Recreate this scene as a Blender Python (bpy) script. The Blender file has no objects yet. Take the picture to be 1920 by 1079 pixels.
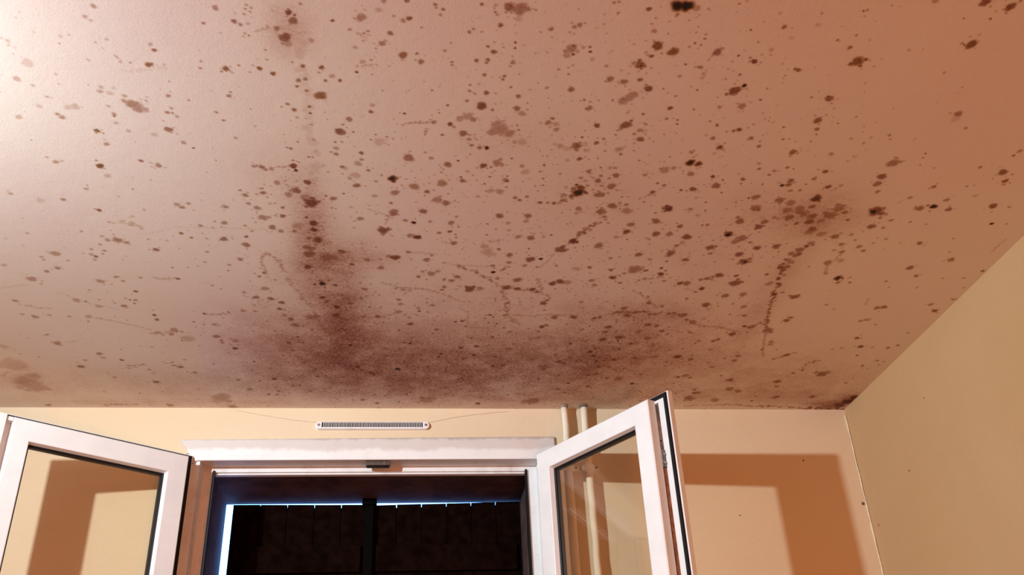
import bpy, bmesh, math, random
import numpy as np
from mathutils import Matrix, Vector

# ------------------------------------------------------------------ camera
scene = bpy.context.scene
col = scene.collection
cam_d = bpy.data.cameras.new('camera')
cam_d.sensor_width = 36.0
cam_d.lens = 33.22
cam_d.clip_start = 0.02
cam = bpy.data.objects.new('camera', cam_d)
col.objects.link(cam)
_r = Vector((0.99308599, -0.10892463, -0.04376803))
_u = Vector((-0.01777243, -0.50805726, 0.86113992))
_f = Vector((0.11603601, 0.85440813, 0.5064804))
cam.matrix_world = Matrix(((_r.x, _u.x, -_f.x, 0), (_r.y, _u.y, -_f.y, 0), (_r.z, _u.z, -_f.z, 1.25), (0, 0, 0, 1)))
scene.camera = cam

# ------------------------------------------------------------------ world, lights, exposure
world = bpy.data.worlds.new('daylight')
scene.world = world
world.use_nodes = True
_bg = world.node_tree.nodes['Background']
_bg.inputs[0].default_value = (0.14, 0.38, 1.0, 1)
_bg.inputs[1].default_value = 8.0

BULB = 298.0
WARM = 112.0
def lamp(name, loc, power, colour, radius):
    d = bpy.data.lights.new(name, 'POINT')
    d.energy = power; d.color = colour; d.shadow_soft_size = radius
    o = bpy.data.objects.new(name, d); o.location = loc
    col.objects.link(o)
    return o
bulb = lamp('ceiling_bulb', (-1.428, 0.883, 2.358), 1.0, (0.76, 0.885, 0.94), 0.03)
warm = lamp('added_warm_fill', (0.80, -1.15, 0.30), 1.0, (1.0, 0.33, 0.085), 0.28)
# added warm fill light, shaped to send less light steeply upwards
warm.data.use_nodes = True
_t = warm.data.node_tree
_em = next(n for n in _t.nodes if n.type == 'EMISSION')
_tc = _t.nodes.new('ShaderNodeTexCoord'); _sp = _t.nodes.new('ShaderNodeSeparateXYZ'); _sq = _t.nodes.new('ShaderNodeMath'); _sq.operation = 'POWER'; _sq.inputs[1].default_value = 2.0
_ma = _t.nodes.new('ShaderNodeMath'); _ma.operation = 'MULTIPLY_ADD'; _ma.inputs[1].default_value = -0.95*WARM; _ma.inputs[2].default_value = WARM
_t.links.new(_tc.outputs['Normal'], _sp.inputs[0]); _t.links.new(_sp.outputs[2], _sq.inputs[0]); _t.links.new(_sq.outputs[0], _ma.inputs[0]); _t.links.new(_ma.outputs[0], _em.inputs['Strength'])
# bulb output cut by hand steeply upwards, to dim the ceiling near it
bulb.data.use_nodes = True
_t = bulb.data.node_tree
_em = next(n for n in _t.nodes if n.type == 'EMISSION')
_tc = _t.nodes.new('ShaderNodeTexCoord'); _sp = _t.nodes.new('ShaderNodeSeparateXYZ'); _cv = _t.nodes.new('ShaderNodeFloatCurve')
_mp = _t.nodes.new('ShaderNodeMapRange'); _mp.inputs[1].default_value = -1; _mp.inputs[2].default_value = 1
_ml = _t.nodes.new('ShaderNodeMath'); _ml.operation = 'MULTIPLY'; _ml.inputs[1].default_value = BULB
_t.links.new(_tc.outputs['Normal'], _sp.inputs[0]); _t.links.new(_sp.outputs[2], _mp.inputs[0]); _t.links.new(_mp.outputs[0], _cv.inputs['Value'])
_c = _cv.mapping.curves[0]
for i, (sx_, v_) in enumerate(((-1, 1), (-.02, 1), (.03, 1), (.06, 1), (.10, .97), (.16, .82), (.22, .65), (.4, .3), (1, .0))):
    if i < 2: _c.points[i].location = ((sx_+1)/2, v_) if i == 0 else ((sx_+1)/2, v_)
    else: _c.points.new((sx_+1)/2, v_)
for p_ in _c.points: p_.handle_type = 'VECTOR'
_cv.mapping.update()
# added lobe throws more light towards the right half of the window wall
_dt = _t.nodes.new('ShaderNodeVectorMath'); _dt.operation = 'DOT_PRODUCT'; _dt.inputs[1].default_value = (0.79, 0.615, 0.0)
_mx = _t.nodes.new('ShaderNodeMath'); _mx.operation = 'MAXIMUM'; _mx.inputs[1].default_value = 0.0
_pw = _t.nodes.new('ShaderNodeMath'); _pw.operation = 'POWER'; _pw.inputs[1].default_value = 3.5
_ma = _t.nodes.new('ShaderNodeMath'); _ma.operation = 'MULTIPLY_ADD'; _ma.inputs[1].default_value = 0.65; _ma.inputs[2].default_value = 0.36
_m2 = _t.nodes.new('ShaderNodeMath'); _m2.operation = 'MULTIPLY'
_t.links.new(_tc.outputs['Normal'], _dt.inputs[0]); _t.links.new(_dt.outputs['Value'], _mx.inputs[0]); _t.links.new(_mx.outputs[0], _pw.inputs[0])
_t.links.new(_pw.outputs[0], _ma.inputs[0]); _t.links.new(_ma.outputs[0], _m2.inputs[0]); _t.links.new(_cv.outputs[0], _m2.inputs[1])
_t.links.new(_m2.outputs[0], _ml.inputs[0]); _t.links.new(_ml.outputs[0], _em.inputs['Strength'])

vs = scene.view_settings
vs.view_transform = 'Standard'; vs.look = 'None'; vs.gamma = 1.0; vs.use_curve_mapping = False
vs.exposure = 0.0

# ------------------------------------------------------------------ helpers
D = 2.904      # wall with the window
XR = 1.539     # right wall
XL = -3.1
YF = -1.45
H = 2.5

def tag(o, label=None, cat=None, group=None, kind=None):
    if label: o['label'] = label
    if cat: o['category'] = cat
    if group: o['group'] = group
    if kind: o['kind'] = kind
    return o

def obj(name, bm, mat, parent=None, smooth=False, bevel=0.0, fix=True):
    if fix: bmesh.ops.recalc_face_normals(bm, faces=bm.faces)
    me = bpy.data.meshes.new(name)
    bm.to_mesh(me); bm.free()
    me.materials.append(mat)
    if smooth:
        for p in me.polygons: p.use_smooth = True
    o = bpy.data.objects.new(name, me); col.objects.link(o)
    if parent: o.parent = parent
    if bevel:
        m = o.modifiers.new('bevel', 'BEVEL'); m.width = bevel; m.segments = 2; m.limit_method = 'ANGLE'; m.angle_limit = 0.6
    return o

def empty(name, loc=(0, 0, 0), rz=0):
    o = bpy.data.objects.new(name, None); o.location = loc; o.rotation_euler = (0, 0, rz)
    o.empty_display_size = 0.05
    col.objects.link(o); return o

def box(bm, x0, x1, y0, y1, z0, z1):
    v = [bm.verts.new(c) for c in ((x0,y0,z0),(x1,y0,z0),(x1,y1,z0),(x0,y1,z0),(x0,y0,z1),(x1,y0,z1),(x1,y1,z1),(x0,y1,z1))]
    for f in ((0,3,2,1),(4,5,6,7),(0,1,5,4),(1,2,6,5),(2,3,7,6),(3,0,4,7)): bm.faces.new([v[i] for i in f])
    return v

def tube(bm, pts, r, n=12, jit=0.0, rng=None):
    pts = [Vector(p) for p in pts]; rings = []
    for i, p in enumerate(pts):
        t = (pts[min(i+1, len(pts)-1)] - pts[max(i-1, 0)]).normalized()
        a = t.cross(Vector((0, 1, 0)) if abs(t.y) < .9 else Vector((1, 0, 0))).normalized(); b = t.cross(a)
        rr = (r[i] if isinstance(r, (list, tuple)) else r) * (1 + (rng.uniform(-jit, jit) if rng else 0))
        rings.append([bm.verts.new(p + (a*math.cos(2*math.pi*k/n) + b*math.sin(2*math.pi*k/n))*rr) for k in range(n)])
    for i in range(len(rings)-1):
        for k in range(n): bm.faces.new((rings[i][k], rings[i][(k+1) % n], rings[i+1][(k+1) % n], rings[i+1][k]))
    bm.faces.new(rings[0][::-1]); bm.faces.new(rings[-1])

def prism_xz(bm, poly, y0, y1):
    a = [bm.verts.new((x, y0, z)) for x, z in poly]; b = [bm.verts.new((x, y1, z)) for x, z in poly]
    n = len(poly)
    bm.faces.new(a); bm.faces.new(b[::-1])
    for i in range(n): bm.faces.new((a[i], a[(i+1) % n], b[(i+1) % n], b[i]))

def ring_sweep(bm, prof, u0, u1, z0, z1, s=1):
    # prof: closed list of (inset, depth); inset a number or (hinge, free, bottom, top)
    loops = []
    for a, w in prof:
        h, fr, bo, to = a if isinstance(a, tuple) else (a, a, a, a)
        loops.append([bm.verts.new((s*u, w, z)) for u, z in ((u0+h, z0+bo), (u1-fr, z0+bo), (u1-fr, z1-to), (u0+h, z1-to))])
    n = len(loops)
    for i in range(n):
        A, B = loops[i], loops[(i+1) % n]
        for k in range(4): bm.faces.new((A[k], A[(k+1) % 4], B[(k+1) % 4], B[k]))

# ------------------------------------------------------------------ materials
class N:
    def __init__(self, name):
        self.m = bpy.data.materials.new(name); self.m.use_nodes = True
        self.t = self.m.node_tree; self.b = self.t.nodes['Principled BSDF']
    def node(self, kind, **kw):
        n = self.t.nodes.new(kind)
        for k, v in kw.items(): setattr(n, k, v)
        return n
    def link(self, a, b): self.t.links.new(a, b)
    def pos(self): return self.node('ShaderNodeNewGeometry').outputs['Position']
    def put(self, sock, v):
        if hasattr(v, 'is_linked') or hasattr(v, 'links'): self.link(v, sock)
        else: sock.default_value = v
    def noise(self, scale, detail=4, rough=.55, vec=None, dist=0.0):
        n = self.node('ShaderNodeTexNoise'); n.inputs['Scale'].default_value = scale; n.inputs['Detail'].default_value = detail
        n.inputs['Roughness'].default_value = rough; n.inputs['Distortion'].default_value = dist
        self.link(vec if vec is not None else self.pos(), n.inputs['Vector']); return n.outputs['Fac']
    def ramp(self, v, a, b, lo=0.0, hi=1.0):
        n = self.node('ShaderNodeMapRange', interpolation_type='SMOOTHSTEP')
        n.inputs[1].default_value = a; n.inputs[2].default_value = b; n.inputs[3].default_value = lo; n.inputs[4].default_value = hi
        self.link(v, n.inputs[0]); return n.outputs[0]
    def math(self, op, a, b=0.0):
        n = self.node('ShaderNodeMath', operation=op); self.put(n.inputs[0], a); self.put(n.inputs[1], b); return n.outputs[0]
    def mix(self, f, a, b):
        n = self.node('ShaderNodeMix', data_type='RGBA'); self.put(n.inputs[0], f)
        self.put(n.inputs[6], a if not isinstance(a, tuple) else (*a, 1)); self.put(n.inputs[7], b if not isinstance(b, tuple) else (*b, 1))
        return n.outputs[2]
    def sep(self, vec=None):
        n = self.node('ShaderNodeSeparateXYZ'); self.link(vec if vec is not None else self.pos(), n.inputs[0]); return n.outputs
    def stretch(self, sx, sy, sz):
        n = self.node('ShaderNodeMapping'); n.inputs['Scale'].default_value = (sx, sy, sz); self.link(self.pos(), n.inputs[0]); return n.outputs[0]
    def dots(self, pts):
        acc = None
        for x, y, z, r in pts:
            n = self.node('ShaderNodeVectorMath', operation='DISTANCE'); self.link(self.pos(), n.inputs[0]); n.inputs[1].default_value = (x, y, z)
            v = self.ramp(n.outputs['Value'], r*.55, r*1.1, 1, 0)
            acc = v if acc is None else self.math('MAXIMUM', acc, v)
        return acc
    def bump(self, h, strength, dist):
        n = self.node('ShaderNodeBump'); n.inputs['Strength'].default_value = strength; n.inputs['Distance'].default_value = dist
        self.link(h, n.inputs['Height']); self.link(n.outputs[0], self.b.inputs['Normal'])
    def done(self, colour, rough=.6, metal=0.0, spec=.4):
        self.put(self.b.inputs['Base Color'], colour if not isinstance(colour, tuple) else (*colour, 1))
        self.put(self.b.inputs['Roughness'], rough); self.b.inputs['Metallic'].default_value = metal
        self.b.inputs['Specular IOR Level'].default_value = spec
        return self.m

def plain(name, c, rough=.5, metal=0.0, spec=.4, var=.08, sc=40):
    n = N(name); v = n.ramp(n.noise(sc), .3, .7)
    return n.done(n.mix(v, tuple(x*(1-var) for x in c), tuple(min(1, x*(1+var)) for x in c)), rough, metal, spec)

def wall_mat(name, dots=(), blot=.10, c1=(0.735, 0.575, 0.39), c2=(0.755, 0.605, 0.425)):
    n = N(name)
    c = n.mix(n.ramp(n.noise(2.2, 5), .3, .75), c1, c2)
    c = n.mix(n.ramp(n.noise(1.3, 3), .52, .75, 0, blot*2), c, (0.50, 0.32, 0.16))
    c = n.mix(n.ramp(n.noise(170, 2), .67, .75, 0, .25), c, (0.38, 0.24, 0.12))
    if dots: c = n.mix(n.math('MULTIPLY', n.dots(dots), .85), c, (0.05, 0.025, 0.015))
    n.bump(n.math('ADD', n.noise(260, 3), n.math('MULTIPLY', n.noise(30, 3), 1.5)), .25, .002)
    return n.done(c, .75, 0, .25)

def ceiling_mat():
    n = N('ceiling_paint')
    a = n.node('ShaderNodeAttribute', attribute_name='mould').outputs['Fac']
    k = n.node('ShaderNodeAttribute', attribute_name='bloom').outputs['Fac']
    base = n.mix(n.ramp(n.noise(1.7, 3), .35, .7), (0.77, 0.695, 0.625), (0.76, 0.66, 0.61))
    grain = n.noise(120, 4, .7)
    kk = n.math('MULTIPLY', k, n.ramp(grain, .25, .75, .45, 1.4))
    kk = n.math('MULTIPLY', kk, n.ramp(n.noise(13, 5, .65), .3, .7, .5, 1.35))
    # fine dust of mould specks, thicker inside the blooms
    sp = n.ramp(n.noise(210, 3, .6), .58, .70)
    sp = n.math('MULTIPLY', sp, n.ramp(k, .02, .45, .05, .55))
    aa = n.math('MULTIPLY', a, n.ramp(n.noise(160, 3, .6), .3, .7, .85, 1.15))
    aa = n.math('ADD', n.math('MULTIPLY', aa, n.math('ADD', n.math('MULTIPLY', a, .6), .52)), sp)
    def stain(c, depth, tint):                      # a stain absorbs more the thicker it is
        cb = n.node('ShaderNodeCombineColor')
        for q in range(3): n.link(n.math('POWER', tint[q], depth), cb.inputs[q])
        mm = n.node('ShaderNodeMix', data_type='RGBA', blend_type='MULTIPLY'); mm.inputs[0].default_value = 1
        n.put(mm.inputs[6], c); n.link(cb.outputs[0], mm.inputs[7]); return mm.outputs[2]
    c = stain(base, kk, (0.34, 0.155, 0.11))
    red = stain(c, aa, (0.235, 0.095, 0.066)); ochre = stain(c, aa, (0.26, 0.125, 0.058))
    c = n.mix(n.ramp(n.noise(7, 2), .42, .62), red, ochre)
    c = n.mix(n.ramp(a, .88, 1.02), c, (0.02, 0.010, 0.008))
    n.bump(n.math('ADD', n.noise(230, 3), n.math('MULTIPLY', n.noise(25, 3), 2.0)), .07, .002)
    return n.done(c, .7, 0, .25)

def white_mat(name, dirt=.3, rough=.35, top_dirt=None):
    n = N(name)
    c = n.mix(n.ramp(n.noise(14, 5), .35, .7), (0.84, 0.81, 0.80), (0.80, 0.77, 0.765))
    c = n.mix(n.ramp(n.noise(7, 6, .65), .52, .78, 0, dirt), c, (0.42, 0.29, 0.20))
    c = n.mix(n.ramp(n.noise(85, 3), .68, .76, 0, dirt*1.5), c, (0.18, 0.09, 0.06))
    if top_dirt:
        z0, z1 = top_dirt
        z = n.math('ADD', n.sep()[2], n.math('MULTIPLY', n.math('SUBTRACT', n.noise(11, 5, .6), .5), .05))
        c = n.mix(n.ramp(z, z0, z1, 0, .6), c, (0.55, 0.47, 0.42))
        zz = n.math('ADD', n.sep()[2], n.math('MULTIPLY', n.math('SUBTRACT', n.noise(30, 5, .7), .5), .03))
        c = n.mix(n.ramp(zz, 2.383, 2.394, 0, .5), c, (0.30, 0.20, 0.14))
    n.bump(n.noise(60, 3), .1, .001)
    return n.done(c, rough, 0, .45)

def glass_mat():
    m = bpy.data.materials.new('window_glass'); m.use_nodes = True
    t = m.node_tree; t.nodes.clear()
    out = t.nodes.new('ShaderNodeOutputMaterial'); mx = t.nodes.new('ShaderNodeMixShader')
    tr = t.nodes.new('ShaderNodeBsdfTransparent'); gl = t.nodes.new('ShaderNodeBsdfGlossy')
    fr = t.nodes.new('ShaderNodeFresnel'); ge = t.nodes.new('ShaderNodeNewGeometry'); io = t.nodes.new('ShaderNodeMapRange')
    io.inputs[3].default_value = 1.45; io.inputs[4].default_value = 1/1.45
    t.links.new(ge.outputs['Backfacing'], io.inputs[0]); t.links.new(io.outputs[0], fr.inputs['IOR'])
    tr.inputs[0].default_value = (0.965, 0.955, 0.925, 1); gl.inputs['Roughness'].default_value = 0.02
    gl.inputs[0].default_value = (.9, .9, .9, 1)
    t.links.new(fr.outputs[0], mx.inputs[0]); t.links.new(tr.outputs[0], mx.inputs[1]); t.links.new(gl.outputs[0], mx.inputs[2])
    t.links.new(mx.outputs[0], out.inputs[0]); return m

M = {}
M['ceiling'] = ceiling_mat()
M['wall_back'] = wall_mat('wall_paint_window_side', [(1.352, 2.904, 2.315, .004), (1.527, 2.904, 2.165, .007), (1.10, 2.904, 2.13, .003)])
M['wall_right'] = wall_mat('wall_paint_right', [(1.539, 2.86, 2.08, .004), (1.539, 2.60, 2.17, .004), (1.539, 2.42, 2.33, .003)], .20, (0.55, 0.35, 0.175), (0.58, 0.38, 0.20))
M['wall'] = wall_mat('unseen_wall_ochre', (), .1, (0.40, 0.17, 0.06), (0.44, 0.20, 0.08))  # unseen walls and floor coloured to dim and warm the bounced light
M['floor'] = plain('floor_boards', (0.22, 0.09, 0.035), .5, 0, .3, .25, 8)
M['frame_old'] = white_mat('old_frame_paint', .42, .5)
M['header'] = white_mat('header_board_paint', .12, .55, (2.345, 2.362))
M['white'] = white_mat('white_plastic', .05, .3)
M['vent'] = white_mat('vent_plastic', .35, .4)
M['pipe'] = wall_mat('old_pipe_paint', (), .14, (0.82, 0.70, 0.54), (0.84, 0.74, 0.60))
M['clamp'] = white_mat('grimy_clamp', .9, .5)
M['rubber'] = plain('black_rubber', (0.006, 0.005, 0.006), .55, 0, .25)
M['spacer'] = plain('dark_spacer', (0.03, 0.024, 0.024), .5, 0, .2)
M['metal'] = plain('tarnished_metal', (0.16, 0.13, 0.11), .4, .8, .4, .4, 120)
M['screw'] = plain('screw_metal', (0.45, 0.40, 0.37), .35, .8)
M['rust'] = plain('rusty_groove', (0.30, 0.11, 0.045), .7, 0, .2, .35, 50)
M['stain'] = plain('grimy_groove', (0.24, 0.17, 0.13), .7, 0, .2, .5, 25)
M['web'] = plain('dusty_thread', (0.50, 0.38, 0.24), .8, 0, .1)
M['dark'] = plain('dark_slot', (0.02, 0.012, 0.01), .8, 0, .1)
M['reveal'] = plain('shaded_grimy_reveal', (0.085, 0.05, 0.045), .85, 0, .15, .35, 12)  # grime, with the shade of the unlit reveal put into the colour
M['shutter'] = plain('dark_shutter_boards', (0.0075, 0.0032, 0.0022), .9, 0, .0, .4, 30)
M['shutter_bar'] = plain('black_iron_bar', (0.003, 0.0025, 0.0025), .8, 0, .03)
M['glass'] = glass_mat()
M['caulk'] = plain('pale_caulk', (0.85, 0.76, 0.55), .5, 0, .4, .1, 60)

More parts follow.
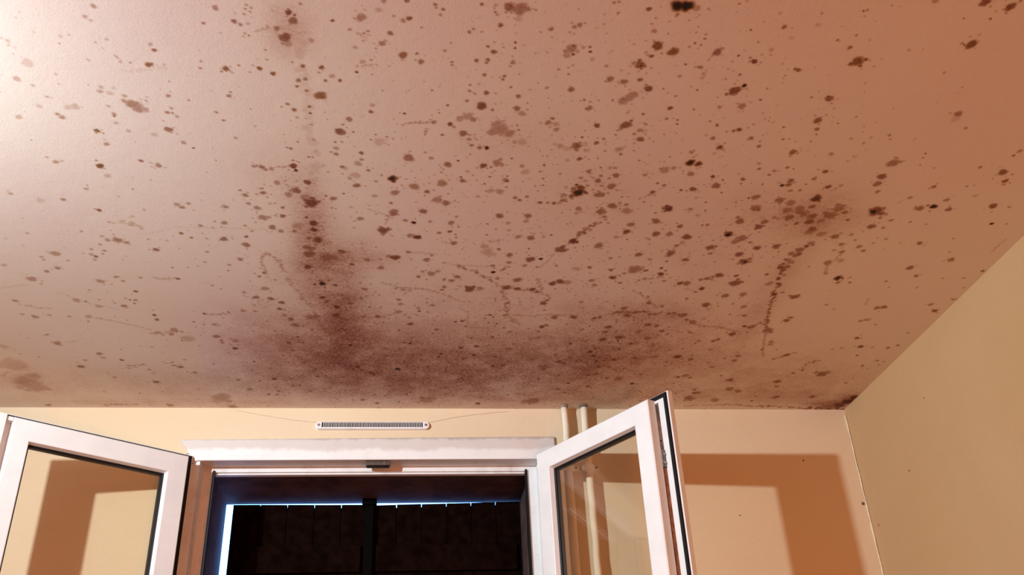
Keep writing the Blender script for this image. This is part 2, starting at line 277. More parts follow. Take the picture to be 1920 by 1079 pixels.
# ------------------------------------------------------------------ the ceiling and its mould
# millimetres on the ceiling: spots x,y,radius*10,darkness; streaks width*10,darkness:points; clouds x,y,rx,ry,darkness
SPOTS = """
-526,1200,47,40 -546,1225,41,35 -539,1233,31,30 -651,1222,17,20 -662,1235,13,20 -677,1345,100,18 -709,1388,65,30 -686,1404,37,25 -600,1274,35,20
-585,1270,28,25 -523,1277,31,30 -569,1330,36,25 -636,1371,29,25 -670,1434,34,30 -692,1462,53,20 -740,1496,61,30 -640,1462,68,20 -626,1459,76,25
-665,1483,46,40 -659,1492,54,45 -604,1529,55,70 -627,1643,74,80 -596,1570,56,40 -725,1619,36,30 -712,1634,57,40 -699,1630,33,30 -620,1676,67,25
-676,1725,51,35 -735,1767,52,50 -840,1740,34,15 -784,1773,86,15 -615,1750,26,30 -508,1635,66,45 -534,1687,25,30 -570,1679,17,20 -497,1774,61,40
-488,1785,62,45 -393,1778,62,45 -572,1798,35,30 -443,1557,48,45 -338,1536,36,40 -496,1535,55,20 -465,1517,75,60 -441,1477,39,35 -457,1466,46,45
-447,1453,38,35 -446,1418,45,45 -490,1434,26,35 -518,1445,136,50 -511,1457,107,45 -527,1423,45,35 -497,1460,69,35 -559,1477,46,40 -560,1483,15,90
-562,1503,47,25 -564,1454,38,30 -564,1401,44,30 -569,1413,52,30 -542,1402,37,20 -552,1417,60,20 -333,1411,45,55 -364,1460,35,45 -350,1227,31,55
-328,1337,55,75 -267,1333,47,75 -244,1345,48,75 -286,1344,22,45 -374,1339,33,40 -297,1219,48,60 -287,1226,34,50 -274,1223,31,30 -324,1190,54,45
-271,1180,27,40 -264,1186,20,50 -274,1189,20,50 -267,1195,17,45 -228,1190,14,30 -180,1171,27,50 -202,1192,55,75 -196,1211,76,60 -214,1252,98,65
-226,1231,49,50 -210,1266,71,35 -168,1256,49,35 -447,1298,42,60 -451,1284,42,30 -437,1335,36,20 -286,1254,17,40 -251,1309,18,50 -206,1313,18,50
-188,1322,44,65 -186,1356,44,55 -203,1377,34,70 -186,1388,38,55 -154,1323,47,75 -149,1358,33,65 -160,1337,29,40 -136,1345,52,35 -122,1356,37,70
-128,1206,31,80 -161,1400,106,70 -225,1428,38,60 -184,1433,35,70 -184,1452,27,90 -184,1486,39,30 -183,1533,40,35 -231,1564,33,60 -197,1590,16,90
-189,1590,29,40 -130,1504,88,70 -140,1538,28,60 -139,1558,57,35 -150,1571,20,70 -140,1577,49,50 -231,1622,75,80 -227,1637,38,100 -206,1678,77,70
-271,1683,68,40 -252,1675,21,50 -232,1710,112,60 -250,1725,87,40 -344,1732,61,50 -353,1714,34,45 -305,1721,61,50 -305,1705,34,45 -203,1754,176,75
-187,1748,44,70 -154,1735,70,50 -268,1775,44,55 -324,1779,71,45 -294,1761,35,30 -215,1734,109,35 -78,1195,83,45 -48,1176,55,25 -39,1155,47,40
0,1152,41,60 5,1192,48,70 -22,1188,28,40 49,1157,34,55 51,1164,24,50 63,1167,31,60 59,1180,28,50 129,1151,31,75 27,1212,21,50
-28,1229,49,60 -42,1255,57,50 -76,1251,21,40 -91,1268,43,30 -99,1225,35,40 -5,1282,76,65 -63,1298,29,40 18,1293,25,35 29,1299,22,50
71,1266,32,50 85,1294,29,55 86,1302,26,50 112,1217,35,60 119,1209,28,50 134,1215,21,50 148,1250,29,70 160,1263,51,70 130,1287,40,65
151,1284,40,65 149,1292,29,60 166,1197,46,65 154,1167,24,60 197,1290,26,55 194,1298,26,40 148,1324,37,60 186,1325,34,60 184,1334,30,60
123,1353,26,50 123,1370,34,50 156,1373,53,65 174,1373,27,30 120,1398,39,45 140,1349,23,40 197,1237,14,100 198,1251,11,90 177,1154,110,60
197,1157,158,50 210,1156,48,50 179,1150,21,100 196,1180,63,20 257,1200,49,50 298,1192,42,45 307,1187,49,50 315,1182,21,45 292,1183,21,40
350,1182,21,40 292,1206,28,30 302,1245,123,45 296,1263,66,35 304,1239,22,100 307,1260,26,100 323,1241,36,30 345,1270,44,25 375,1286,37,40
311,1288,30,30 307,1312,19,70 370,1154,17,60 366,1129,27,50 459,1228,116,80 492,1241,95,75 454,1255,40,80 438,1279,112,70 440,1281,30,100
425,1275,45,40 471,1131,118,95 389,1320,68,55 417,1326,68,50 382,1327,27,50 469,1342,77,70 427,1379,117,40 437,1370,116,40 444,1360,85,40
427,1375,19,100 363,1405,67,50 362,1386,23,45 378,1381,23,40 526,1395,51,75 527,1427,36,50 476,1416,32,60 553,1442,20,90 447,1451,121,70
456,1438,36,65 481,1466,57,45 471,1478,33,55 488,1494,74,65 450,1529,75,35 457,1545,38,60 389,1456,60,75 398,1511,54,65 411,1497,37,50
288,1453,64,50 295,1440,40,60 304,1456,64,30 308,1473,56,45 271,1352,38,35 358,1523,116,65 360,1521,21,100 325,1525,66,30 219,1379,50,55
220,1414,66,55 232,1429,71,35 187,1399,23,30 150,1411,97,75 172,1421,35,50 110,1451,79,35 125,1444,118,35 136,1452,63,45 119,1496,81,60
91,1469,52,75 99,1477,40,40 58,1465,51,50 43,1495,36,40 132,1514,49,40 139,1533,41,55 156,1540,54,50 -66,1441,47,60 -109,1466,63,50
-124,1507,72,60 77,1503,32,60 -35,1516,32,40 -51,1533,122,20 192,1479,201,40 177,1490,89,40 213,1491,105,40 186,1461,72,40 199,1467,64,30
243,1517,90,20 227,1518,49,30 10,1582,108,55 57,1580,50,40 44,1562,33,35 -75,1629,42,50 -88,1593,42,45 -96,1607,75,35 -103,1648,102,25
-129,1620,50,55 -115,1659,51,30 -101,1684,73,60 -24,1655,116,90 93,1600,80,60 169,1600,72,75 198,1589,118,45 84,1667,104,50 128,1655,60,60
24,1682,104,50 52,1699,57,65 -18,1706,87,50 -59,1667,39,40 186,1638,21,95 221,1647,61,45 227,1652,22,90 177,1664,22,90 299,1591,25,90
252,1597,51,40 261,1617,86,25 137,1622,43,30 76,1729,124,45 96,1740,89,55 -27,1746,44,50 46,1775,81,60 -21,1780,99,50 213,1691,88,35
193,1689,79,30 250,1712,49,55 261,1721,45,60 276,1707,44,50 166,1712,44,35 309,1728,49,65 326,1728,40,50 341,1729,49,65 390,1686,160,90
392,1668,88,80 381,1657,35,95 377,1672,62,60 386,1632,43,45 398,1642,44,35 359,1697,71,40 401,1748,73,50 437,1691,116,55 426,1640,70,55
429,1622,43,50 460,1659,97,55 462,1619,74,55 449,1630,35,50 455,1593,43,40 444,1593,51,30 399,1608,56,50 438,1658,44,40 406,1659,44,40
477,1733,100,60 492,1721,45,40 455,1756,119,55 513,1749,92,40 565,1594,103,40 583,1586,52,40 526,1614,52,40 558,1676,58,65 578,1649,44,50
561,1642,31,70 547,1714,27,60 611,1738,119,85 621,1665,36,65 521,1304,38,40 487,1130,125,95 507,1134,63,40 528,1134,21,50 579,1119,21,60
620,1178,18,80 679,1167,46,60 821,1178,25,55 822,1209,44,65 852,1243,131,75 853,1242,26,100 791,1192,18,80 1051,1186,96,80 1038,1188,15,90
1021,1082,112,70 1073,1092,85,75 1052,1122,14,80 575,1237,81,60 581,1227,37,40 527,1217,22,80 539,1221,18,60 519,1227,29,40 555,1278,45,50
549,1277,22,60 565,1294,26,45 524,1272,19,80 565,1307,23,40 618,1243,22,90 653,1256,56,80 645,1257,30,40 739,1271,30,75 641,1337,132,75
628,1348,39,60 670,1381,79,45 663,1330,31,35 701,1360,31,60 839,1348,79,65 835,1342,27,100 841,1354,24,95 842,1414,81,65 851,1441,53,55
1129,1377,81,50 1131,1391,102,15 1169,1419,37,50 566,1340,15,70 575,1396,20,70 637,1442,32,70 687,1452,53,80 677,1456,41,60 663,1460,16,70
712,1434,28,40 778,1439,16,90 640,1482,54,50 623,1473,41,20 664,1511,67,70 664,1511,29,95 791,1477,29,60 744,1487,21,60 716,1482,33,35
854,1481,17,60 828,1518,76,65 915,1520,60,35 615,1566,98,90 634,1569,77,85 627,1605,74,50 679,1612,48,80 697,1646,111,60 750,1618,53,60
804,1599,35,60 774,1579,39,60 768,1561,34,45 836,1571,43,50 927,1581,61,65 908,1575,26,40 912,1608,53,50 861,1618,71,60 861,1633,67,60
956,1636,67,65 896,1652,40,50 874,1655,54,40 836,1627,31,30 862,1692,119,55 892,1702,128,45 946,1682,137,85 949,1713,74,55 802,1683,91,55
817,1727,129,55 647,1660,76,65 717,1670,22,95 705,1623,22,90 664,1692,36,30 663,1737,55,40 700,1741,18,90 921,1722,102,40 899,1729,93,40
1016,1718,158,45 1110,1724,196,75 1106,1727,75,100 1067,1543,148,50 1073,1541,61,50 1064,1592,97,65 1066,1619,90,55 1080,1648,54,50 1015,1451,37,45
1023,1464,21,50 979,1461,33,30 971,1480,34,35 937,1467,33,35 1124,1507,17,90 1126,1522,17,70 1204,1623,59,50 1213,1708,112,60 1168,1667,50,50
1243,1699,84,95 1286,1709,75,55 1261,1672,65,45 1321,1652,55,25 1388,1690,94,70 1430,1692,42,40 1274,1547,44,55 1337,1562,98,70 1361,1593,68,70
1327,1503,35,70 1332,1487,52,45 1281,1617,23,80 962,1542,26,40 984,1630,54,30 977,1642,36,30 1037,1262,31,35 1038,1167,18,40 801,1634,18,80
613,1306,19,50 609,1279,15,40 621,1284,15,30 611,1259,15,40 -852,1904,41,30 -907,1928,27,25 -879,1957,32,15 -730,1891,32,45 -603,1825,40,25
-611,1853,72,25 -690,1909,46,30 -681,1925,64,35 -658,1924,120,50 -641,1934,65,40 -703,1945,42,35 -728,1966,47,35 -700,1972,47,40 -734,1989,56,30
-752,1986,38,20 -816,1989,103,40 -852,2005,47,30 -851,2018,47,30 -796,2019,43,25 -732,2013,47,30 -830,2055,62,45 -950,2046,67,25 -580,1962,66,60
-589,1918,32,35 -547,1922,32,30 -489,1907,46,45 -455,1909,37,30 -460,1856,54,40 -434,1863,36,30 -405,1842,68,50 -416,1909,79,60 -363,1897,46,70
-368,1932,89,55 -360,1851,36,50 -347,1873,37,40 -299,1855,82,55 -281,1870,64,45 -316,1816,117,45 -302,1815,45,40 -271,1808,63,60 -250,1869,55,50
-243,1848,137,30 -218,1811,36,75 -204,1834,91,75 -205,1861,74,75 -199,1904,103,65 -219,1897,56,50 -228,1936,85,50 -226,1968,144,60 -231,2026,88,65
-217,1944,95,50 -179,1982,193,30 -149,1950,57,65 -201,2106,81,90 -220,2110,35,95 -169,2113,61,60 -205,2177,62,75 -194,2197,47,70 -171,2226,74,80
-174,2272,107,50 -243,2285,161,35 -227,2279,86,40 -297,2298,86,50 -289,2332,108,45 -311,2276,64,40 -321,2242,63,60 -338,2188,82,55 -375,2182,82,50
-347,2136,91,40 -390,1998,62,50 -420,2024,44,40 -426,2051,24,70 -476,2014,38,35 -417,2255,63,45 -386,2256,47,40 -476,2125,40,40 -457,2142,20,70
-380,2100,30,30 -402,2158,61,30 -520,2274,47,75 -456,2264,42,50 -532,2335,43,35 -503,2334,75,35 -651,2286,53,70 -695,2206,26,90 -682,2207,51,45
-704,2198,41,30 -717,2239,72,50 -703,2092,44,50 -690,2111,44,45 -644,2093,44,40 -745,2114,89,40 -906,2109,107,40 -891,2132,39,30 -980,2220,71,40
-958,2304,83,40 -986,2291,52,30 -919,2294,52,30 -871,2300,52,30 -829,2212,91,35 -781,2242,82,30 -821,2299,84,30 -616,2369,108,40 -589,2421,193,25
-509,2405,88,50 -468,2477,68,80 -461,2430,89,35 -426,2562,35,90 -946,2457,121,45 -963,2409,54,25 -850,2519,79,50 -923,2604,92,55 -899,2562,51,40
-641,2602,70,60 -621,2553,52,30 -733,2708,84,55 -735,2621,52,40 -846,2677,59,35 -608,2639,59,40 -1102,2601,400,22 -1105,2716,473,27 -1093,2751,335,27
-1117,2582,227,20 -557,2819,336,32 -1095,2481,110,20 -1096,2885,87,40 -726,2882,126,40 -534,2893,159,40 -462,2757,111,40 -488,2688,72,40 -376,2771,50,50
-308,2726,43,60 -250,2661,42,80 -223,2655,30,95 -278,2770,50,50 -21,1788,81,60 46,1775,81,60 -97,1811,73,45 -46,1857,139,75 -28,1851,37,50
35,1882,85,85 19,1876,84,45 63,1816,46,40 112,1818,74,50 123,1793,41,40 125,1867,19,100 127,1880,19,100 123,1904,76,55 222,1785,87,60
288,1782,82,55 286,1804,65,35 197,1819,18,90 250,1843,42,35 275,1870,66,45 306,1874,86,60 198,1915,96,30 208,1940,170,25 233,1925,48,30
263,1951,78,60 317,1970,108,70 306,2000,60,45 266,1986,69,40 226,2003,60,50 339,2005,40,50 387,1997,40,50 15,1948,58,50 72,1961,48,40
60,1982,83,50 -17,1974,107,80 -32,1969,68,40 -52,2023,79,50 74,2047,100,45 90,2035,60,40 52,2038,50,45 42,2063,60,50 108,2073,46,50
127,2079,71,50 141,2060,71,60 110,2112,62,50 103,1994,39,40 176,2121,155,75 272,2109,124,75 301,2115,83,70 296,2070,102,60 341,2117,83,70
355,2129,63,60 203,2117,93,40 244,2065,61,45 390,2085,93,70 408,2074,103,70 427,2078,103,35 490,2066,72,45 502,2089,73,40 381,2189,80,65
388,2173,64,50 542,2049,82,75 567,2075,52,50 530,2012,56,65 518,1956,45,55 585,1937,84,65 590,2008,192,50 607,2005,51,50 441,2009,111,25
477,1900,106,55 386,1922,155,65 410,1883,115,85 455,1757,114,60 467,1777,55,50 516,1753,119,40 594,1789,112,60 537,1806,84,50 533,1837,85,75
607,1843,95,65 640,1842,86,50 513,1861,57,35 354,1858,19,100 657,1808,66,65 665,1928,128,60 659,1998,46,70 664,1965,40,50 619,1958,60,35
665,2027,77,80 673,2010,41,50 682,2061,47,50 728,2071,83,70 659,2146,48,50 669,2178,75,60 607,2209,119,50 624,2250,110,55 585,2319,90,60
582,2349,79,50 583,2395,103,60 629,2381,126,65 630,2403,35,100 673,2420,70,50 645,2457,59,50 696,2302,90,50 723,2309,79,45 745,2339,80,50
677,2347,114,35 716,2386,104,40 476,2264,88,65 422,2266,99,55 576,2502,59,60 592,2539,42,90 572,2453,53,50 606,2630,86,40 477,2545,84,60
531,2540,36,80 836,2503,108,70 765,2504,96,35 809,2539,30,90 876,2648,63,70 685,2660,137,40 649,2658,62,40 662,2596,61,40 751,2630,56,50
216,2505,59,75 27,2435,40,100 62,2541,29,90 119,2499,52,80 190,2665,37,90 -143,2449,45,100 311,2570,96,50 316,2462,116,40 434,2582,157,35
256,2861,78,70 86,2835,257,35 73,2820,57,60 433,2837,260,45 432,2669,50,70 -63,2275,65,60 -7,2248,85,40 -2,2206,63,40 168,2296,55,65
150,2300,49,60 -95,2130,72,45 4,2129,62,40 21,2133,62,30 46,2227,64,30 83,2209,64,40 254,2440,29,90 288,2332,33,80 388,2227,43,40
-142,1954,67,60 -85,1988,78,40 796,1781,103,60 786,1765,56,50 911,1759,122,55 937,1783,57,55 966,1775,104,60 965,1752,122,55 1006,1746,169,50
1037,1733,75,50 926,1734,116,45 940,1745,112,40 893,1731,102,45 875,1762,56,40 857,1780,85,55 850,1803,114,65 1058,1763,43,60 994,1769,95,35
986,1806,105,55 983,1819,125,40 1017,1826,106,35 1129,1788,96,60 1161,1792,48,45 1134,1750,47,50 1217,1764,33,60 1056,1835,97,55 1065,1820,48,30
1094,1825,58,40 1114,1848,39,45 1087,1869,69,50 1137,1877,69,50 1166,1835,29,30 1191,1840,49,35 1167,1859,39,35 1236,1855,25,40 1287,1855,69,60
1364,1830,35,40 785,1839,77,100 787,1836,115,80 825,1852,145,50 812,1868,97,45 852,1870,49,50 877,1894,89,65 924,1885,98,60 758,1896,118,65
686,1853,106,70 722,1799,42,60 710,1801,33,50 841,1925,99,65 865,1959,151,70 868,1959,60,90 876,1945,60,50 821,2027,103,65 794,2045,72,55
711,1956,80,60 876,2065,178,65 794,2097,74,80 745,2070,115,55 831,2184,130,65 870,2132,96,55 917,2123,118,45 941,2190,88,40 905,2175,49,35
959,2241,67,50 768,2152,54,50 784,2243,122,55 989,1898,99,55 987,1955,111,40 1002,2120,75,80 970,2064,105,35 1023,2109,53,40 1057,2324,149,55
1070,2336,81,50 1084,2448,54,60 1094,2399,82,40 1098,2415,71,40 1001,2308,103,50 959,2352,127,65 927,2387,70,55 821,2283,112,50 830,2345,51,50
867,2414,35,60 1092,2266,90,60 1098,2249,67,55 1065,2132,130,65 1145,2029,115,90 1156,2052,63,50 1188,2051,48,50 1178,2024,42,35 1087,1955,102,50
1103,1903,70,50 1117,1943,91,30 1104,2008,52,45 1173,2172,55,35 1205,2196,44,30 1319,1971,93,60 1356,2011,58,60 1410,1928,92,50 1386,1891,40,30
1286,2041,37,60 1309,2071,27,50 1388,2070,43,30 1435,2020,32,50 1494,2017,37,50 1527,1979,47,75 1505,2196,79,70 1475,2161,67,50 1328,2185,89,55
1345,2180,89,60 1368,2283,40,50 1349,2368,71,65 1385,2423,84,70 1424,2426,42,40 1476,2429,60,55 1499,2412,54,60 1491,2331,47,40 1330,2435,54,35
1304,2443,48,40 1400,2483,43,70 1482,2517,56,45 1506,2525,43,40 1450,2555,62,45 1500,2548,50,30 1450,2683,65,40 1174,2485,97,60 1023,2495,84,45
1022,2526,85,45 986,2511,48,40 882,2520,85,50 944,2542,49,45 965,2572,86,30 1266,2592,56,60 1278,2532,55,50 1342,2617,190,60 1317,2606,63,50
1358,2608,88,40 1214,2675,128,60 1225,2713,78,50 1053,2667,127,55 1072,2738,143,50 1107,2753,130,45 1013,2635,50,50 897,2635,100,40 967,2767,130,55
955,2811,197,50 1253,2799,119,50 1379,2795,133,50 1180,2830,53,60 1052,2826,159,45 1181,2792,46,40 1526,2130,55,40 1529,2797,174,80 1522,2835,203,80
1505,2869,246,70 1468,2883,246,50
"""
STREAKS = """
55,22:-706,1282 -696,1291 -688,1307
31,40:-264,1240 -250,1234 -238,1229
29,35:-518,1313 -514,1324 -513,1335
33,16:-520,1355 -486,1351 -464,1348 -438,1341
58,55:-313,1617 -299,1632 -276,1633
33,40:-276,1631 -245,1623 -229,1623
105,13:-188,1269 -186,1356 -186,1492 -186,1606 -197,1704 -206,1791
32,45:-86,1232 -76,1238 -65,1233 -68,1226
33,35:-92,1315 -56,1311
74,25:303,1519 343,1535 376,1515
40,38:-10,1477 16,1468 63,1466
25,45:11,1553 12,1579
63,65:350,1733 369,1718 377,1702
29,40:463,1517 442,1539
22,40:531,1706 558,1682 582,1651
26,30:567,1594 602,1582
22,40:563,1261 571,1243 584,1228
19,30:568,1309 567,1285
18,30:1148,1691 1168,1667
25,30:1076,1468 1078,1458
49,30:-665,1850 -626,1849 -599,1864 -586,1874
44,30:-610,2096 -565,2097
44,40:-336,2058 -342,2007 -336,1975 -321,1967 -307,1986 -297,2016 -289,2053
45,25:-336,2058 -330,2096
47,40:-517,2277 -453,2275
46,28:-978,2238 -933,2257 -899,2258
32,28:-816,2302 -752,2328 -697,2356 -679,2371
98,45:-688,2388 -647,2390 -605,2380
38,25:-923,2451 -889,2441
64,35:-795,2604 -736,2587
58,50:-677,2573 -659,2593 -632,2601
50,45:-930,2888 -883,2879 -829,2880
27,14:-606,1897 -564,1887 -511,1862 -424,1864 -290,1864 -243,1848
35,15:-997,2158 -929,2137
31,20:-860,2173 -802,2227 -735,2256
46,22:-1170,2675 -1108,2621 -1074,2633
53,30:-287,2080 -260,2168 -235,2241 -211,2352 -181,2411
57,32:206,1893 241,1886
55,50:246,2028 266,2002
39,28:15,1949 54,1950 83,1956
56,50:142,2008 176,2029 197,2047 230,2080 264,2109
63,40:264,2109 306,2114 343,2119 367,2134 397,2159
54,45:260,2120 276,2171 289,2247 310,2292 332,2314
57,40:346,2061 367,2116
75,65:407,1883 427,1843 446,1816 462,1797
30,30:349,2008 374,1937
68,50:664,1926 675,1898 681,1871
46,45:605,2075 626,2051 652,2050
54,30:613,2113 670,2169 702,2212
71,60:577,2238 611,2229 649,2225 692,2238 729,2229 783,2249
66,50:525,2274 556,2262
38,35:301,2258 356,2260 410,2249 478,2258
46,40:362,2398 406,2384
43,40:-118,2276 -55,2282 -1,2245
33,30:158,2223 181,2250 184,2330 253,2334
41,35:-53,2096 -2,2119 64,2126 122,2155 155,2186
30,30:109,1994 144,2006 184,2005 224,2008
23,30:-81,1770 -28,1798 -41,1831
39,30:574,2831 637,2814
72,50:773,2054 802,2045 821,2027
99,70:1014,1870 994,1885 989,1912
111,65:989,1912 979,1941 982,1998
74,70:982,1998 986,2038 998,2084 1005,2136
56,75:1005,2136 1020,2202 1033,2259 1050,2312
35,50:1050,2312 1068,2380 1085,2451 1102,2491
51,50:1031,2259 1020,2286 998,2308
57,40:815,2283 856,2306 917,2312 979,2339
41,40:1104,1894 1101,1936 1094,1970 1101,2014
33,40:1278,2133 1287,2171
74,45:1306,2267 1326,2257 1340,2248
67,50:1141,2517 1162,2496 1181,2479
43,40:1260,2585 1265,2533 1298,2517
35,35:1497,1887 1500,1854 1502,1827
82,55:1202,2874 1303,2879 1392,2890
110,75:1392,2890 1465,2893 1536,2899
81,40:1086,2859 1202,2874
54,30:953,2876 1087,2862
"""
CLOUDS = """
-96,2597,241,166,46 113,2631,425,228,32 426,2625,330,192,38 680,2473,207,195,28 -160,2267,65,210,55 -203,1859,43,201,32 -203,2048,80,154,32 -128,1971,91,73,30 -33,2691,463,125,34 -287,2427,196,232,28 -681,2739,425,118,12 -1096,2725,144,115,14 986,1749,95,76,30 388,2462,518,191,24 644,2243,178,76,25 1139,2653,394,201,20 210,2197,372,145,7 424,1702,133,122,6 222,1524,133,86,5 739,1936,241,274,5 -268,1658,91,113,6 -207,1238,42,64,22 547,2548,97,147,22 645,2805,421,60,28 -754,2863,507,31,14 878,1743,151,129,7 1478,2850,110,27,60 1518,2831,40,45,80 -143,2375,39,193,38 994,2143,44,352,14 1329,2776,357,78,20 -170,2492,93,155,30 -78,2473,278,120,18
"""

def ceiling():
    x0, x1, y0, y1, st = -1.72, XR, 0.98, D, 0.0020
    nx, ny = int(round((x1-x0)/st))+1, int(round((y1-y0)/st))+1
    xs = np.linspace(x0, x1, nx); ys = np.linspace(y0, y1, ny)
    dx, dy = xs[1]-xs[0], ys[1]-ys[0]
    mould = np.zeros((ny, nx)); bloom = np.zeros((ny, nx))
    rng = np.random.default_rng(7)
    def win(cx, cy, rx, ry):
        i0, i1 = max(0, int((cx-rx-x0)/dx)), min(nx, int((cx+rx-x0)/dx)+2)
        j0, j1 = max(0, int((cy-ry-y0)/dy)), min(ny, int((cy+ry-y0)/dy)+2)
        if i1 <= i0 or j1 <= j0: return None
        X, Y = np.meshgrid(xs[i0:i1]-cx, ys[j0:j1]-cy)
        return slice(j0, j1), slice(i0, i1), X, Y
    def sst(a, b, v):
        t = np.clip((v-a)/(b-a), 0, 1); return t*t*(3-2*t)
    def blotch(cx, cy, r, d, ax=1.0, hair=True):
        w = win(cx, cy, r*2.2, r*2.2)
        if w is None: return
        sj, si, X, Y = w
        th = np.arctan2(Y, X); rad = np.hypot(X, Y*ax)
        ph = rng.uniform(0, 6.28, 5); am = rng.uniform(.5, 1, 5)*np.array([.13, .09, .06, .045, .03])
        rr = r*(1 + sum(am[k]*np.cos((k+2)*th+ph[k]) for k in range(5)))
        soft = max(.5, 0.0032/r)
        v = d*(sst(1+soft*.6, 1-soft*.7, rad/rr)*.93 + .14*np.exp(-(rad/(r*1.1))**2))
        mould[sj, si] = np.maximum(mould[sj, si], v)
    for e in SPOTS.split():
        X, Y, r, d = (float(v) for v in e.split(','))
        X, Y, r, d = X/1000, Y/1000, r/10000, d/100
        r = max(r*1.1, .0024); d = d if d > .9 else d*1.03
        if r > .012 and d < .95:
            blotch(X, Y, r*.8, d)
            for k in range(5):
                a = rng.uniform(0, 6.28); q = r*rng.uniform(.5, 1.05)
                blotch(X+q*math.cos(a), Y+q*math.sin(a), r*rng.uniform(.2, .42), d*rng.uniform(.55, 1))
        else: blotch(X, Y, r, d)
        if r > .006 and d > .4:
            for k in range(rng.integers(1, 6)):
                a = rng.uniform(0, 6.28); q = r*rng.uniform(1.1, 2.6)
                blotch(X+q*math.cos(a), Y+q*math.sin(a), rng.uniform(.0016, .0034), d*rng.uniform(.3, .8))
    for line in STREAKS.strip().split('\n'):
        h, b = line.split(':'); w, d = h.split(','); w = float(w)/10000; d = float(d)/100
        pts = [tuple(float(v)/1000 for v in q.split(',')) for q in b.split()]
        for (ax_, ay), (bx, by) in zip(pts[:-1], pts[1:]):
            L = math.hypot(bx-ax_, by-ay); n = max(2, int(L/max(w*.55, .0022)))
            for k in range(n):
                t = (k+rng.uniform(0, 1))/n
                ww = w*rng.uniform(.35, .95)
                if rng.uniform() < .12: continue
                blotch(ax_+(bx-ax_)*t+rng.normal(0, w*.55), ay+(by-ay)*t+rng.normal(0, w*.55), max(ww, .0021), d*rng.uniform(.45, 1.1))
    for e in CLOUDS.split():
        X, Y, rx, ry, d = (float(v) for v in e.split(','))
        X, Y, rx, ry, d = X/1000, Y/1000, rx/1000, max(ry/1000, .012), d/100
        w = win(X, Y, rx*2.3, ry*2.3)
        if w is None: continue
        sj, si, A, B = w
        v = d*np.exp(-((A/rx)**2+(B/ry)**2)*1.1)
        bloom[sj, si] = 1-(1-bloom[sj, si])*(1-v)
    # many small specks, most of them towards the window
    pts = 0
    while pts < 4200:
        X, Y = rng.uniform(-1.5, XR), rng.uniform(1.0, D)
        dens = .05 + .55*math.exp(-((X-.35)/.62)**2)*min(1, max(0, (Y-1.0)/1.0)) + .25*math.exp(-((X-.3)/.6)**2)
        dens += .5*math.exp(-((X-.15)/.6)**2)*min(1, max(0, (Y-2.05)/.3))
        if X > .95: dens *= .4
        if rng.uniform() > dens: continue
        pts += 1
        r = .0011 + .0020*rng.uniform()**3 + (.004 if rng.uniform() < .05 else 0)
        r *= 1 + .25*(Y > 2.2)
        blotch(X, Y, r, rng.uniform(.15, .75) if rng.uniform() < .93 else .97)
    nv = nx*ny
    co = np.zeros((ny, nx, 3), np.float32)
    co[..., 0] = xs[None, :]; co[..., 1] = ys[:, None]; co[..., 2] = H
    idx = np.arange(nv).reshape(ny, nx)
    q = np.stack([idx[:-1, :-1], idx[1:, :-1], idx[1:, 1:], idx[:-1, 1:]], -1).reshape(-1, 4)
    # the rest of the ceiling slab: strips left of and in front of the mouldy area, thickness above
    ex = np.array([(XL, YF, H), (XR, YF, H), (XR, y0, H), (x0, y0, H), (XL, y0, H), (XL, D, H), (x0, D, H),
                   (XL, YF, H+.12), (XR, YF, H+.12), (XR, D, H+.12), (XL, D, H+.12)], np.float32)
    b = nv
    eq = np.array([(b+0, b+4, b+3, b+3), (b+0, b+3, b+2, b+1), (b+4, b+5, b+6, b+3), (b+7, b+8, b+9, b+10)])
    quads = [tuple(r) for r in eq[1:]]
    me = bpy.data.meshes.new('ceiling')
    me.vertices.add(nv+len(ex)); me.vertices.foreach_set('co', np.concatenate([co.reshape(-1, 3), ex]).ravel())
    tri = np.array([b+0, b+4, b+3]); loops = np.concatenate([q.ravel(), np.array(quads).ravel(), tri]).astype(np.int32)
    starts = np.concatenate([np.arange(len(q)+len(quads))*4, [(len(q)+len(quads))*4]]).astype(np.int32)
    me.loops.add(len(loops)); me.loops.foreach_set('vertex_index', loops)
    me.polygons.add(len(starts)); me.polygons.foreach_set('loop_start', starts)
    me.update(calc_edges=True)
    for nm, arr in (('mould', mould), ('bloom', bloom)):
        at = me.attributes.new(nm, 'FLOAT', 'POINT')
        at.data.foreach_set('value', np.concatenate([arr.ravel(), np.zeros(len(ex))]).astype(np.float32))
    me.materials.append(M['ceiling'])
    o = bpy.data.objects.new('ceiling', me); col.objects.link(o); o['kind'] = 'structure'
    return o
ceiling()

# ------------------------------------------------------------------ room shell
def struct(name, bm, mat, bevel=0):
    return tag(obj(name, bm, mat, bevel=bevel), kind='structure')
OX0, OX1, OZ0, OZ1 = -0.66, 0.49, 0.90, 2.345      # hole for the window frame
YO = 3.285
bm = bmesh.new()
box(bm, XL-.15, OX0, D, YO, 0, H+.12); box(bm, OX1, XR, D, YO, 0, H+.12)
box(bm, OX0, OX1, D, YO, OZ1, H+.12); box(bm, OX0, OX1, D, YO, 0, OZ0)
struct('wall_back', bm, M['wall_back'])
bm = bmesh.new(); box(bm, XR, XR+.15, YF-.15, YO, 0, H+.12); struct('wall_right', bm, M['wall_right'])
bm = bmesh.new(); box(bm, XL-.15, XL, YF-.15, D, 0, H+.12); struct('wall_left', bm, M['wall'])
bm = bmesh.new(); box(bm, XL, XR, YF-.15, YF, 0, H+.12); struct('wall_front', bm, M['wall'])
bm = bmesh.new(); box(bm, XL-.15, XR+.15, YF-.15, YO, -.12, 0); struct('floor', bm, M['floor'])

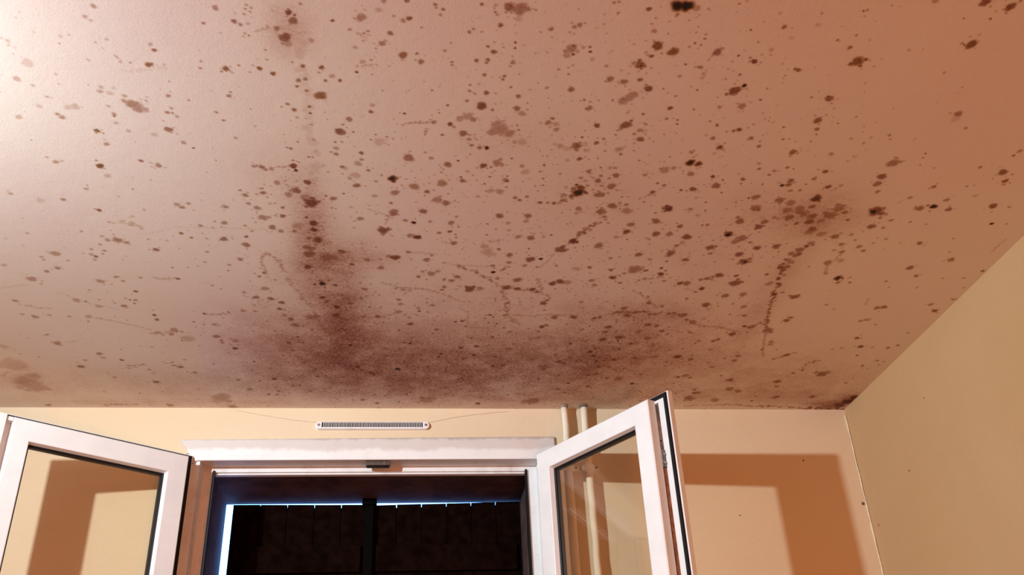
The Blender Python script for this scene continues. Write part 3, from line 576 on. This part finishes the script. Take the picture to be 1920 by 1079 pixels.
# lining of the deep reveal outside the frame
bm = bmesh.new()
box(bm, OX0, OX1, D+.10, YO, 2.302, OZ1); box(bm, OX0, -0.588, D+.10, YO, OZ0, 2.302)
box(bm, 0.432, OX1, D+.10, YO, OZ0, 2.302); box(bm, -0.588, 0.432, D+.10, YO, OZ0, 0.93)
struct('trim_1', bm, M['reveal'])

# pale bead of caulk down the corner of the room
rng = random.Random(3)
bm = bmesh.new()
pts = [(XR-.0035+rng.uniform(-.0008, .0008), D-.0035, 2.475-.03*i) for i in range(82)]
tube(bm, pts, [.0022+rng.uniform(-.0008, .0014) for _ in pts], 8)
struct('trim_2', bm, M['caulk'])

# ------------------------------------------------------------------ window frame (fixed)
RX0, RX1, RZ1 = -0.614, 0.452, 2.322       # rebate edges
bm = bmesh.new()
def jamb(x0, x1, y0, y1, z0, z1): box(bm, x0, x1, y0, y1, z0, z1)
jamb(OX0+.002, RX0, D-.002, D+.062, .902, OZ1-.002)              # outer stile, left
jamb(RX1, OX1-.002, D-.002, D+.062, .902, OZ1-.002)
jamb(RX0, RX1, D-.002, D+.062, RZ1, OZ1-.002)
jamb(RX0, RX1, D-.002, D+.062, .902, .935)
jamb(OX0+.002, -0.583, D+.062, D+.098, .902, OZ1-.002)           # rebate lip
jamb(0.421, OX1-.002, D+.062, D+.098, .902, OZ1-.002)
jamb(-0.583, 0.421, D+.062, D+.098, 2.305, OZ1-.002)
jamb(-0.583, 0.421, D+.062, D+.098, .902, .955)
jamb(-0.583, 0.421, D+.070, D+.090, 2.299, 2.305)                # thin bead under the lip
win = struct('window_1', bm, M['frame_old'], bevel=.0015)
bm = bmesh.new()
for x0, x1 in ((-0.584, -0.577), (0.414, 0.4215)):
    box(bm, x0, x1, D+.056, D+.075, .957, 2.309)
obj('gasket', bm, M['rubber'], win)
bm = bmesh.new(); prism_xz(bm, [(-.104, 2.3215), (-.026, 2.3215), (-.026, 2.309), (-.030, 2.3065), (-.100, 2.3065), (-.104, 2.309)], D+.004, D+.034)
obj('strike_plate', bm, M['metal'], win, bevel=.001)

# header board over the window, mitred at the left
bm = bmesh.new()
prism_xz(bm, [(-.684, 2.388), (.508, 2.398), (.509, 2.346), (.455, 2.3205), (-.620, 2.3185), (-.630, 2.3165)], D-.011, D-.0005)
struct('trim_3', bm, M['header'], bevel=.003)

# ------------------------------------------------------------------ opened sashes
def sash(loc, rz, s, W, label, free_over, hinge_over=-.022, slim=0.0):
    zb = -1.37
    root = empty('glazed_casement', loc, rz); tag(root, label, 'casement', 'opened casements of the window')
    F = .060
    fl = (hinge_over, -free_over, -.012, -.020)
    fl2 = tuple(v-.003 for v in fl)
    P = lambda d0: (F+d0, F-slim+d0, F+d0, F+d0)
    prof = [(.0, .003), (.003, .0), (P(-.002), .0), (P(0), .001), (P(.0035), .0185), (P(.0035), .0215), (P(.0075), .0215),
            (P(.0075), .040), (P(.002), .042), (P(-.004), .064), (fl2, .064), (fl2, .048), (fl, .046), (0.0, .046), ((.010, .012, .010, .010), .046),
            ((.010, .012, .010, .010), .030), (0.0, .030)]
    bm = bmesh.new(); ring_sweep(bm, prof, 0, W, zb, 0, s)
    obj('frame', bm, M['white'], root)
    g = lambda d0: tuple(v+d0 for v in fl)
    gi = lambda d0: (max(fl[0]+d0, -.014+d0-.0125),)+g(d0)[1:]
    bm = bmesh.new(); ring_sweep(bm, [(g(.0005), .0455), (g(.002), .0405), (gi(.011), .0405), (gi(.0125), .0455)], 0, W, zb, 0, s)
    obj('gasket', bm, M['rubber'], root)
    bm = bmesh.new(); ring_sweep(bm, [(P(.0030), .0165), (P(.0080), .0195), (P(.0080), .0234), (P(.0030), .0234)], 0, W, zb, 0, s)
    obj('glazing_seal', bm, M['rubber'], root)
    bm = bmesh.new(); ring_sweep(bm, [(P(.0070), .0230), (P(.0088), .0230), (P(.0088), .0365), (P(.0070), .0365)], 0, W, zb, 0, s)
    obj('glass_spacer', bm, M['spacer'], root)
    for w in (.0222, .0375):
        bm = bmesh.new()
        vs_ = [bm.verts.new((s*u, w, z)) for u, z in ((F+.0072, zb+F+.0072), (W-F+slim-.0072, zb+F+.0072), (W-F+slim-.0072, -F-.0072), (F+.0072, -F-.0072))]
        bm.faces.new(vs_)
        obj('glass_pane', bm, M['glass'], root)
    return root

A = math.radians
RW, LW = .512, .5085
ro = sash((0.4377, 2.8542, 2.3201), A(-59.513), 1, RW, 'white glazed casement opened to the right, in front of the two pipes', .036)
# fittings in the groove of the free edge
def bx(name, mat, root, *b, bevel=0.0):
    m_ = bmesh.new(); box(m_, *b); return obj(name, m_, mat, root, bevel=bevel)
bx('groove_liner', M['stain'], ro, RW-.0118, RW-.002, .0312, .0457, -.150, -.010)
lp = bx('lock_plate', M['metal'], ro, RW-.006, RW+.0015, .0310, .0458, -.196, -.145, bevel=.001)
for z in (-.158, -.183):
    m_ = bmesh.new(); tube(m_, [(RW+.001, .038, z), (RW+.0035, .038, z)], .0035, 10)
    obj('screw', m_, M['screw'], lp)
bx('locking_rail', M['rust'], ro, RW-.0118, RW-.0005, .0340, .0457, -1.34, -.197)
m_ = bmesh.new(); tube(m_, [(RW-.0035, .038, -.118), (RW-.0015, .038, -.118)], .003, 8); obj('rivet', m_, M['dark'], ro)

lo = sash((-0.6333, 2.8293, 2.3087), A(-142.886+180), -1, LW, 'white glazed casement opened to the left, away from the pipes', .060, -.030, .010)
m_ = bmesh.new(); box(m_, -(LW+.078), -(LW+.0195), -.004, .030, -1.36, .0015); box(m_, -(LW+.0195), -LW+.0005, .020, .030, -1.36, -.002)
box(m_, -(LW+.0195), -LW+.0005, .001, .020, -.013, -.001)
obj('cover_strip', m_, M['white'], lo, bevel=.0012)
for root, s in ((ro, 1), (lo, -1)):
    for z in (-.25, -1.15):
        m_ = bmesh.new(); tube(m_, [(s*-.014, .052, z-.04), (s*-.014, .052, z+.04)], .008, 12)
        obj('hinge', m_, M['white'], root, smooth=False)

# ------------------------------------------------------------------ air vent above the window
vent = empty('air_vent', (-0.0855, D, 2.4365)); tag(vent, 'long white slotted air vent above the window header', 'air vent')
L2, hz = .184, .0135
def stadium(lx, hz, n=10):
    p = []
    for k in range(n+1):
        a = -math.pi/2 + math.pi*k/n; p.append((lx-hz+hz*math.cos(a), hz*math.sin(a)))
    for k in range(n+1):
        a = math.pi/2 + math.pi*k/n; p.append((-lx+hz+hz*math.cos(a), hz*math.sin(a)))
    return p
bm = bmesh.new()
sx, sz0, sz1 = .162, -.0065, .0105
rng = random.Random(5)
# back flange, lower lip, upper lip, rounded ends
prism_xz(bm, stadium(L2, hz), -.003, -.0003)
def cap(sg):
    pts = [(sg*sx, -hz+.001)] + [(sg*(L2-.001-hz+hz*math.cos(a)), (hz-.001)*math.sin(a)) for a in [(-math.pi/2+math.pi*k/10) for k in range(11)]] + [(sg*sx, hz-.001)]
    prism_xz(bm, pts, -.011, -.003)
cap(1); cap(-1)
box(bm, -sx, sx, -.011, -.003, -hz+.001, sz0); box(bm, -sx, sx, -.011, -.003, sz1, hz-.001)
obj('vent_housing', bm, M['vent'], vent, bevel=.001)
bm = bmesh.new(); box(bm, -sx, sx, -.0045, -.0031, sz0, sz1); obj('vent_shade_plate', bm, M['dark'], vent)  # dark plate stands in for the shade behind the slats
bm = bmesh.new(); n = 62
for i in range(1, n):
    x = -sx + 2*sx*i/n; d = rng.uniform(.0065, .0108)
    box(bm, x-.0008, x+.0008, -d, -.0045, sz0, sz1)
obj('vent_slats', bm, M['vent'], vent)
for x in (-.172, .172):
    bm = bmesh.new(); tube(bm, [(x, -.0108, .001), (x, -.0135, .001)], .0042, 12); obj('screw', bm, M['screw'], vent)

# ------------------------------------------------------------------ heating pipes
def pipe(x, r, label, seed):
    rng = random.Random(seed)
    root = empty('heating_pipe', (x, D-.031, 0)); tag(root, label, 'pipe', 'painted vertical pipes beside the window')
    bm = bmesh.new(); k = 60
    tube(bm, [(rng.uniform(-.0012, .0012), rng.uniform(-.001, .001), 2.499*i/k) for i in range(k+1)], [r*(1+rng.uniform(-.05, .07)) for _ in range(k+1)], 16)
    obj('pipe_run', bm, M['pipe'], root, smooth=True)
    bm = bmesh.new()
    tube(bm, [(0, 0, 2.270), (0, 0, 2.290)], r+.005, 16)
    tube(bm, [(0, .030, 2.280), (0, r*.6, 2.280)], .007, 10)
    box(bm, r*.8, r+.020, -.006, .006, 2.272, 2.288); box(bm, -r-.012, -r*.8, -.006, .006, 2.273, 2.287)
    c = obj('pipe_clamp', bm, M['clamp'], root, bevel=.001)
    bm = bmesh.new(); tube(bm, [(r+.012, -.0045, 2.280), (r+.012, -.009, 2.280)], .0045, 8); obj('screw', bm, M['rust'], c)
    bm = bmesh.new()
    tube(bm, [(0, 0, 2.490), (0, 0, 2.4995)], [r+.0012, r+.002], 16); obj('ceiling_collar', bm, M['stain'], root)
pipe(0.5451, .0105, 'left one of the two painted pipes, nearer the window header', 11)
pipe(0.6107, .0115, 'right one of the two painted pipes, farther from the window header', 12)

# ------------------------------------------------------------------ closed shutters outside
def shutter(x0, x1, zl, zr, label, nb, seed):
    rng = random.Random(seed); y0, y1 = 3.262, 3.284
    root = empty('window_shutter', ((x0+x1)/2, y1, .94)); tag(root, label, 'shutter', 'closed dark shutters outside the window')
    root_off = Vector(root.location)
    def loc(bm):
        bmesh.ops.translate(bm, verts=bm.verts, vec=-root_off); return bm
    w = (x1-x0)/nb
    for i in range(nb):
        a, b = x0+w*i, x0+w*(i+1); bm = bmesh.new()
        za, zb = zl+(zr-zl)*i/nb, zl+(zr-zl)*(i+1)/nb
        prism_xz(bm, [(a+.0012, .945), (b-.0012, .945), (b-.0012, zb-rng.uniform(0, .001)), (a+.0012, za-rng.uniform(0, .001))], y0, y1-.005)
        obj('board', loc(bm), M['shutter'], root)
    bm = bmesh.new(); prism_xz(bm, [(x0+.001, .945), (x1-.001, .945), (x1-.001, zr-.0062), (x0+.001, zl-.0062)], y1-.0048, y1)
    obj('light_block_panel', loc(bm), M['shutter_bar'], root)  # added panel, stops daylight coming through the board gaps
    for z in (1.05, 1.62, 2.10):
        bm = bmesh.new(); box(bm, x0+.02, x1-.02, y0-.018, y0-.0005, z-.045, z+.045); obj('cross_rail', loc(bm), M['shutter'], root, bevel=.002)
    return root
shutter(-.562, -.103, 2.2945, 2.290, 'dark boarded shutter outside, left of the black bar, bright slit beside it', 5, 1)
shutter(-.091, .4317, 2.2885, 2.2975, 'dark boarded shutter outside, right of the black bar', 6, 2)
bar = empty('shutter_bar', (-.097, 3.25, .95)); tag(bar, 'black vertical locking bar between the two dark shutters', 'locking bar')
bm = bmesh.new(); box(bm, -.015, .015, -.020, .009, 0, 1.33); obj('bar', bm, M['shutter_bar'], bar, bevel=.003)
bm = bmesh.new(); box(bm, -.025, .025, -.026, .009, 1.33, 1.352); obj('bar_catch', bm, M['shutter_bar'], bar, bevel=.003)

# ------------------------------------------------------------------ cobweb threads on the wall by the vent
rng = random.Random(9)
def cobweb(runs, label):
    bm = bmesh.new()
    for a, b, sag in runs:
        k = 14; pts = []
        for i in range(k+1):
            t = i/k
            pts.append((a[0]+(b[0]-a[0])*t, D-.001, a[1]+(b[1]-a[1])*t-sag*4*t*(1-t)+rng.uniform(-.001, .001)*(0 < i < k)))
        tube(bm, pts, .0005, 5)
    tag(obj('cobweb', bm, M['web']), label, 'cobweb', 'dusty threads on the window wall')
cobweb([((-.52, 2.492), (-.268, 2.450), .004)], 'faint dusty cobweb thread on the wall left of the air vent')
cobweb([((.094, 2.449), (.36, 2.489), -.006)], 'faint dusty cobweb thread on the wall right of the air vent')
